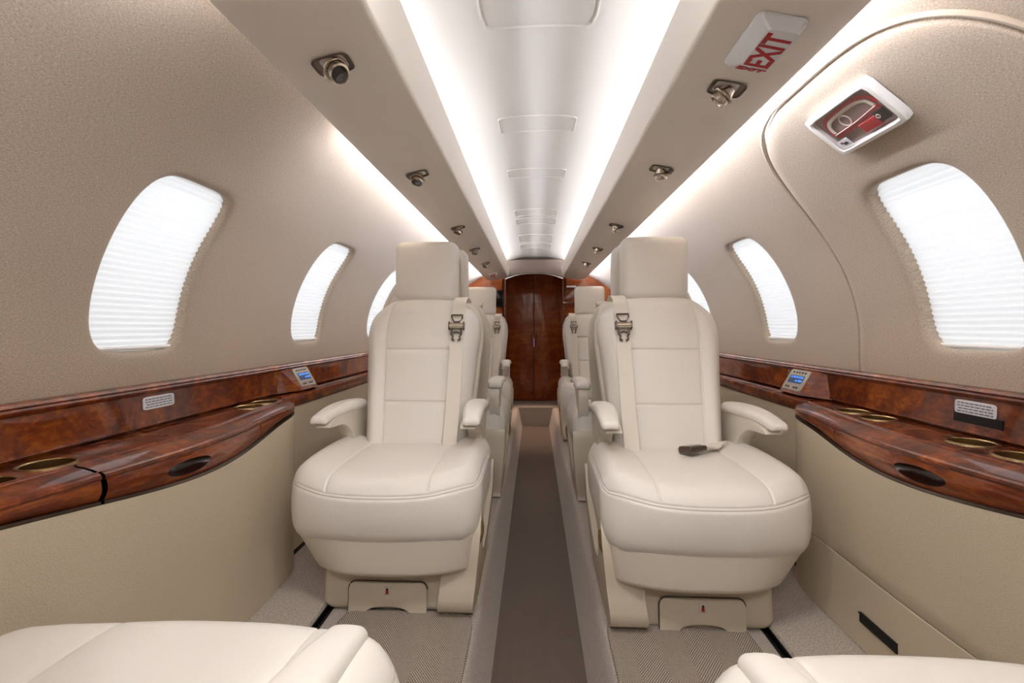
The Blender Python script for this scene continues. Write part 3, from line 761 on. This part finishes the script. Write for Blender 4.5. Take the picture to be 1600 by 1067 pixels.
# ------------------------------------------------------------------ seats (local: faces -y, origin on the floor)
def back_y(z): return .150+(z-.41)*.33
def make_seat(m):
    """m = +1: belt side is local +x"""
    P = []
    def put(o): P.append(o); return o
    # pedestal
    def dbase(x, y, z):
        k = max(0, .03-z)/.03
        x2 = x*(1-.05*k); 
        if -m*x2 > .14 and z < .06: x2 -= -m*.0
        return (x2, y+.02*(z/.17), z)
    V, F = simple_rbox((0, .03, .087), (.212, .172, .086), .03, 3, 4)
    V = [Vector(dbase(*v)) for v in V]
    base = put(mk('pedestal', V, F, 'leather_side'))
    # front hatch of the pedestal: rounded plate with an arch cut at the floor
    x0, x1 = -.122, .122; pr = [(x0, .006), (x0, .075)]+[(x0+.022-.022*math.cos(t), .075+.022*math.sin(t)) for t in (.4, .8, 1.2, 1.57)]
    pr += [(x1-.022+.022*math.sin(t), .075+.022*math.cos(t)) for t in (0, .4, .8, 1.2)]+[(x1, .075), (x1, .006)]
    pr += [(.068*math.cos(t), .006+.020*math.sin(t)) for t in [math.pi*k/10 for k in range(11)]]
    v, f = prism(pr, 0, .006, .0015, 2); V = [(p[1], -.1465-p[0]+.02*(p[2]/.17), p[2]) for p in v]
    fp = put(mk('front_hatch', V, f, 'leather_side', angle=30)); fp.parent = base
    line = [(p[0], -.1468+.02*(p[1]/.17), p[1]) for p in pr[:11]]
    o = put(mk('hatch_line', *tube([(q[0]*1.012, q[1]-.001, q[2]+.0015) for q in line], .0016, 6), 'wood_dark')); o.parent = base
    o = put(mk('latch_plate', *simple_rbox((0, -.1445, .072), (.011, .002, .014), .0015), 'leather_shell')); o.parent = base
    o = put(mk('latch', *simple_rbox((0, -.148, .070), (.004, .002, .006), .0015), 'red')); o.parent = base
    o = put(mk('latch_top', *simple_rbox((0, -.148, .079), (.003, .0015, .003), .001), 'black')); o.parent = base
    # seat pan (apron under the cushion)
    def dpan(x, y, z):
        t = (z+.07)/.14; w = (.95 if x*m > 0 else .74)+(.05 if x*m > 0 else .26)*min(1, max(0, t)*1.15)
        yy = y + (.05*(abs(x)/.26)**3 if y < 0 else 0) - .012*t
        return (x*w, yy, z+.225)
    h = (.272, .228, .07)
    V, F = rbox(h, .02, axis(h[0], .02, 12, 4), axis(h[1], .02, 4, 4), axis(h[2], .02, 5, 4), dpan)
    put(mk('seat_pan', V, F, 'leather_shell'))
    # cushion
    hx, hy, hz, r = .294, .250, .098, .058
    seam_x = .148
    def dcu(x, y, z):
        t = abs(x)/hx
        f_ = max(0, min(1, (hy-y)/(2*hy)))           # 1 at the front
        zq = max(0, min(1, (z+hz)/(2*hz)))
        yy = y + (.045+.055*zq)*(t**2.6)*f_**1.5 - .012*f_
        xx = x*(1-.02*(1-f_)**2)
        zt = (z+hz)/(2*hz)
        xx *= (.965+.035*min(1, zt*2)); yy += .022*(1-min(1, zt*2))*f_
        cr = 0
        if z > 0: cr = .022*(1-min(1, t)**2)*(.35+.65*math.sin(math.pi*min(1, max(0, f_*.75+.1)))) - .010*max(0, (f_-.75)/.25)**2
        if z > 0: cr += .034*math.exp(-((t-.84)/.22)**2)*(1-.8*f_**3)*min(1, z/.05)
        cr += .030*t*t*f_*zq - .006*f_*zq
        return (xx, yy, z+.340+cr)
    def gcu(p, d):
        g = 0
        if p.z > hz-1e-6 or d.z > .5:
            for e in (-seam_x, seam_x): g = max(g, .0048*math.exp(-((p.x-e)/.0032)**2))
        if p.y < .12:
            for e in (hz-.030, hz-.039):
                g = max(g, .0030*math.exp(-((p.z-e)/.0026)**2))
        return g
    h = (hx, hy, hz)
    V, F = rbox(h, r, axis(hx, r, 16, 6, (-seam_x, seam_x)), axis(hy, r, 14, 6), axis(hz, r, 3, 6, (hz-.030, hz-.039)), dcu, gcu)
    put(mk('seat_cushion', V, F, 'leather', angle=80))
    # side shrouds with the dipped top edge, and lever on the aisle side
    for sd in (m,):
        pr = smooth_curve([(-.150, .012, 0), (-.166, .14, 0), (-.170, .25, 0), (-.150, .315, 0), (-.115, .315, 0), (-.065, .235, 0), (0, .150, 0), (.07, .118, 0), (.14, .150, 0), (.20, .25, 0), (.245, .345, 0), (.285, .350, 0), (.285, .20, 0), (.25, .03, 0), (.22, .012, 0)], 4, True)
        v, f = prism([(p.x, p.y) for p in pr], sd*.160, sd*.266, .034, 5)
        v = [Vector((p.x+sd*.026*min(1, max(0, (p.z-.03)/.24)), p.y, p.z)) for p in v]
        sh = put(mk('side_shroud', v, f, 'leather_side', angle=60))
        if sd == m:
            o = put(mk('recline_lever', *tube(smooth_curve([(sd*.283, -.140, .31), (sd*.293, -.145, .295), (sd*.294, -.147, .26), (sd*.283, -.142, .225)], 4), .005, 8), 'brass')); o.parent = sh; o['label'] = 'brass recline lever'
    # backrest
    hx, hy, hz, r = .212, .085, .300, .062
    sx_ = .126; zc = .705
    def dbk(x, y, z):
        Z = z+zc; w = .88+.20*min(1, max(0, (Z-.40)/.45))
        if Z > .88: w -= .16*((Z-.88)/.125)**2.2
        yy = y + back_y(Z)+.085
        if y < 0: yy -= .014*(1-(x/hx)**2); yy -= .020*math.exp(-((abs(x)-.170)/.032)**2)*min(1, max(0, (.98-Z)/.1))
        Z2 = Z - (.045*(abs(x)/hx)**3 if Z > .8 else 0)*min(1, (Z-.8)/.2 if Z > .8 else 0)
        return (x*w, yy, Z2)
    zs_ = (.797-zc, .600-zc)
    def gbk(p, d):
        if d.y > -.3: return 0
        g = 0
        for e in (-sx_, sx_): g = max(g, .0052*math.exp(-((p.x-e)/.0032)**2))
        if abs(p.x) < sx_:
            for e in zs_: g = max(g, .0062*math.exp(-((p.z-e)/.0034)**2))
            for e in zs_: g -= .0  
        return g
    h = (hx, hy, hz)
    V, F = rbox(h, r, axis(hx, r, 14, 6, (-sx_, sx_)), axis(hy, r, 2, 6), axis(hz, r, 16, 6, zs_), dbk, gbk)
    bk = put(mk('backrest', V, F, 'leather', angle=80))
    # rear shell, a touch wider, with rounded rim
    def dsh(x, y, z):
        Z = z+.69; w = .90+.20*min(1, max(0, (Z-.36)/.45))
        if Z > .86: w -= .18*((Z-.86)/.12)**2
        return (x*w, y+back_y(Z)+.150, Z)
    h = (.214, .035, .30)
    V, F = rbox(h, .03, axis(h[0], .03, 8, 4), axis(h[1], .03, 2, 4), axis(h[2], .03, 10, 4), dsh)
    put(mk('back_shell', V, F, 'leather_shell', angle=60))
    # headrest
    def dhr(x, y, z):
        yy = y + .012*(x/.127)**2 + .10*z
        if y < 0: yy -= .006*math.cos(z/.125*1.3)
        w = 1+.0*z-.03*(1-abs(z)/.127)*(-1)
        return (x*(1+.02*(z/.127)), yy+.415, z+1.116)
    h = (.130, .050, .127)
    V, F = rbox(h, .034, axis(h[0], .034, 6, 5), axis(h[1], .034, 2, 5), axis(h[2], .034, 6, 5), dhr)
    hr = put(mk('headrest', V, F, 'leather', angle=70))
    # headrest rear loop: a padded frame around a recessed grey panel, with a gathered pocket
    loop = [(-.098, -.118), (-.104, .0), (-.100, .085), (-.075, .112), (0, .117), (.075, .112), (.100, .085), (.104, 0), (.098, -.118), (0, -.124)]
    L = smooth_curve([(a_, 0, b_) for a_, b_ in loop], 5, True); L = L+[L[0]]
    o = put(mk('headrest_loop', *tube([(p.x, .488+.09*p.z, p.z+1.108) for p in L], .02, 10, flat=(.020, .024, (0, 1, 0))), 'leather_shell')); o.parent = hr
    V, F = simple_rbox((0, .478, 1.108), (.092, .006, .108), .005); o = put(mk('recess_panel', V, F, 'grey_recess')); o.parent = hr
    V, F = simple_rbox((0, .494, 1.035), (.086, .012, .045), .010, 6, 3, deform=lambda x, y, z: (x, y+.004*math.sin(x*160)*(z+.045)*12, z)); o = put(mk('pocket', V, F, 'leather_shell')); o.parent = hr
    # armrests
    for sd in (-1, 1):
        body = smooth_curve([(-.055, .556, 0), (-.030, .572, 0), (.05, .585, 0), (.16, .582, 0), (.25, .565, 0), (.262, .50, 0), (.235, .415, 0), (.165, .410, 0), (.150, .45, 0), (.125, .50, 0), (.06, .542, 0), (-.03, .552, 0)], 4, True)
        v, f = prism([(p.x, p.y) for p in body], sd*.213, sd*.263, .014, 4)
        ar = put(mk('armrest', v, f, 'leather_shell', angle=50))
        def dpad(x, y, z):
            k = max(0, min(1, (.02-y)/.16)); e = y/.165
            return (sd*.238+sd*.012*k+x*(1-.22*k*k), y+.095, z*(1-.25*k)+.594-.020*max(0, -e)**2.2-.012*max(0, e)**2+.004*(1-(x/.036)**2))
        h = (.037, .165, .0185)
        V, F = rbox(h, .0175, axis(h[0], .0175, 3, 4), axis(h[1], .0175, 12, 4), axis(h[2], .0175, 1, 4), dpad)
        o = put(mk('arm_pad', V, F, 'leather', angle=60)); o.parent = ar
    # shoulder belt with metal fittings
    bx = m*.152
    def fy(z, x=.152): return back_y(z)-.036
    pts = [(m*.165, .40, .985), (m*.163, .345, 1.003), (m*.158, .300, .985), (m*.156, fy(.94), .94), (bx, fy(.88)-.004, .88), (bx, fy(.75)-.006, .75), (m*.150, fy(.6)-.005, .60), (m*.146, fy(.5)-.004, .50), (m*.144, fy(.43)-.002, .425)]
    Pth = smooth_curve(pts, 6); V = []; ww = .026
    for i, p in enumerate(Pth):
        t = (Pth[min(i+1, len(Pth)-1)]-Pth[max(0, i-1)]).normalized(); a_ = Vector((1, 0, 0)); n_ = a_.cross(t).normalized()
        for dx, dn in ((-ww, -.0012), (ww, -.0012), (ww, .0012), (-ww, .0012)): V.append(p+a_*dx+n_*dn)
    F = grid_faces(len(Pth), 4, wrap=True)+[[0, 1, 2, 3], [len(V)-4+i for i in range(4)]]
    bl = put(mk('shoulder_belt', V, F, 'belt', angle=30))
    zb_ = .885; yb_ = fy(zb_)-.012; tl = math.atan(.33)
    T = Matrix.Translation((bx, yb_, zb_)) @ Matrix.Rotation(-tl, 4, 'X')
    def met(nm, V, F, mm='nickel'):
        o = put(mk(nm, [T @ Vector(p) for p in V], F, mm)); o.parent = bl; return o
    met('adjuster_bar', *tube([(-.026, -.012, 0), (.026, -.012, 0)], .011, 12))
    b = MB()
    for sd in (-1, 1): b.add(*simple_rbox((sd*.028, -.009, 0), (.003, .012, .015), .002))
    v, f = b.v, b.f; met('adjuster_cheeks', [Vector(p) for p in v], f, 'nickel_dark')
    met('upper_link', *tube([(-.022, -.004, .046), (-.021, -.006, .036), (-.010, -.009, .016), (.010, -.009, .016), (.021, -.006, .036), (.022, -.004, .046), (-.022, -.004, .046)], .0034, 8), 'nickel_dark')
    b = MB()
    for sd in (-1, 1):
        b.add(*tube(smooth_curve([(sd*.016, -.006, -.012), (sd*.020, -.006, -.030), (sd*.013, -.006, -.040), (sd*.015, -.006, -.054), (sd*.006, -.006, -.056)], 4), .0036, 8))
    b.add(*tube([(-.014, -.006, -.028), (0, -.006, -.022), (.014, -.006, -.028)], .003, 8))
    met('latch_tongue', [Vector(p) for p in b.v], b.f, 'nickel_dark')
    # parts without a parent yet belong to the seat itself
    for o in P: COL.objects.unlink(o)
    return P
PROTO = {1: make_seat(1), -1: make_seat(-1)}
def place_seat(m, loc, rz, label):
    root = empty('cabin_seat', loc, rz); tag(root, label, 'seat', 'cabin seats')
    mp = {}
    for o in PROTO[m]:
        c_ = o.copy(); COL.objects.link(c_); mp[o.name] = c_
        for k in list(o.keys()):
            if k == 'label': c_['label'] = o['label']
    for o in PROTO[m]:
        mp[o.name].parent = mp[o.parent.name] if o.parent else root
    return root
s1 = place_seat(1, (-.465, 1.500, 0), 0, 'cream leather seat with bare cushion facing the mat, across the aisle from the buckled seat')
s2 = place_seat(-1, (.470, 1.455, 0), 0, 'cream leather seat with a dark seatbelt buckle lying on its cushion')
fA = place_seat(-1, (-.478, .425, 0), math.pi, 'cream leather seat on the plain wall side whose cushion front faces the bare seat')
fB = place_seat(1, (.478, .395, 0), math.pi, 'cream leather seat on the exit hatch side whose cushion front faces the buckled seat')
place_seat(-1, (-.455, 2.57, 0), math.pi, 'cream leather seat turned away, back to back with the bare cushion seat')
place_seat(1, (.470, 2.53, 0), math.pi, 'cream leather seat turned away, back to back with the buckled seat')
place_seat(1, (-.485, 3.64, 0), 0, 'cream leather seat in front of the black screen partition')
place_seat(-1, (.475, 3.64, 0), 0, 'cream leather seat in front of the shelf niche partition')
# the two facing seats have their aisle armrests lowered beside the cushion
for r_, sd in ((fA, -1), (fB, 1)):
    for ch in r_.children:
        if ch.name.startswith('armrest') and sum(q[0] for q in ch.bound_box)*sd > 0: ch.location = Vector((-.036*sd, -.105, -.112))
for P in PROTO.values():
    for o in P[::-1]: bpy.data.objects.remove(o)
# lap belt buckle on the right hand seat
T = Matrix.Translation((.045, .070, .468)) @ Matrix.Rotation(R(28), 4, 'Z') @ Matrix.Rotation(R(-12), 4, 'X')
def lap(nm, V, F, mm, par): return mk(nm, [T @ Vector(p) for p in V], F, mm, par)
bl = lap('lap_belt', *simple_rbox((.105, .012, .004), (.055, .022, .003), .0025, 8, 2, deform=lambda x, y, z: (x, y+.010*math.sin(x*30), z+.006*math.sin(x*60+y*80)+.10*max(0, x))), 'belt', s2)
bu = lap('buckle', *simple_rbox((0, 0, .008), (.042, .026, .011), .008, 3, 4, deform=lambda x, y, z: (x, y*(1-.12*(x/.042)), z*(1-.2*(x/.042)))), 'nickel_dark', s2); bu['label'] = 'dark metal seatbelt buckle'
lap('buckle_lid', *simple_rbox((-.008, 0, .019), (.026, .020, .003), .0028, 2, 3), 'nickel', bu)
mk('belt_loop', *simple_rbox((0, 0, 0), (.004, .030, .014), .003, mx=Matrix.Translation((-.232, .07, .463)) @ Matrix.Rotation(.25, 4, 'X')), 'belt', s2)
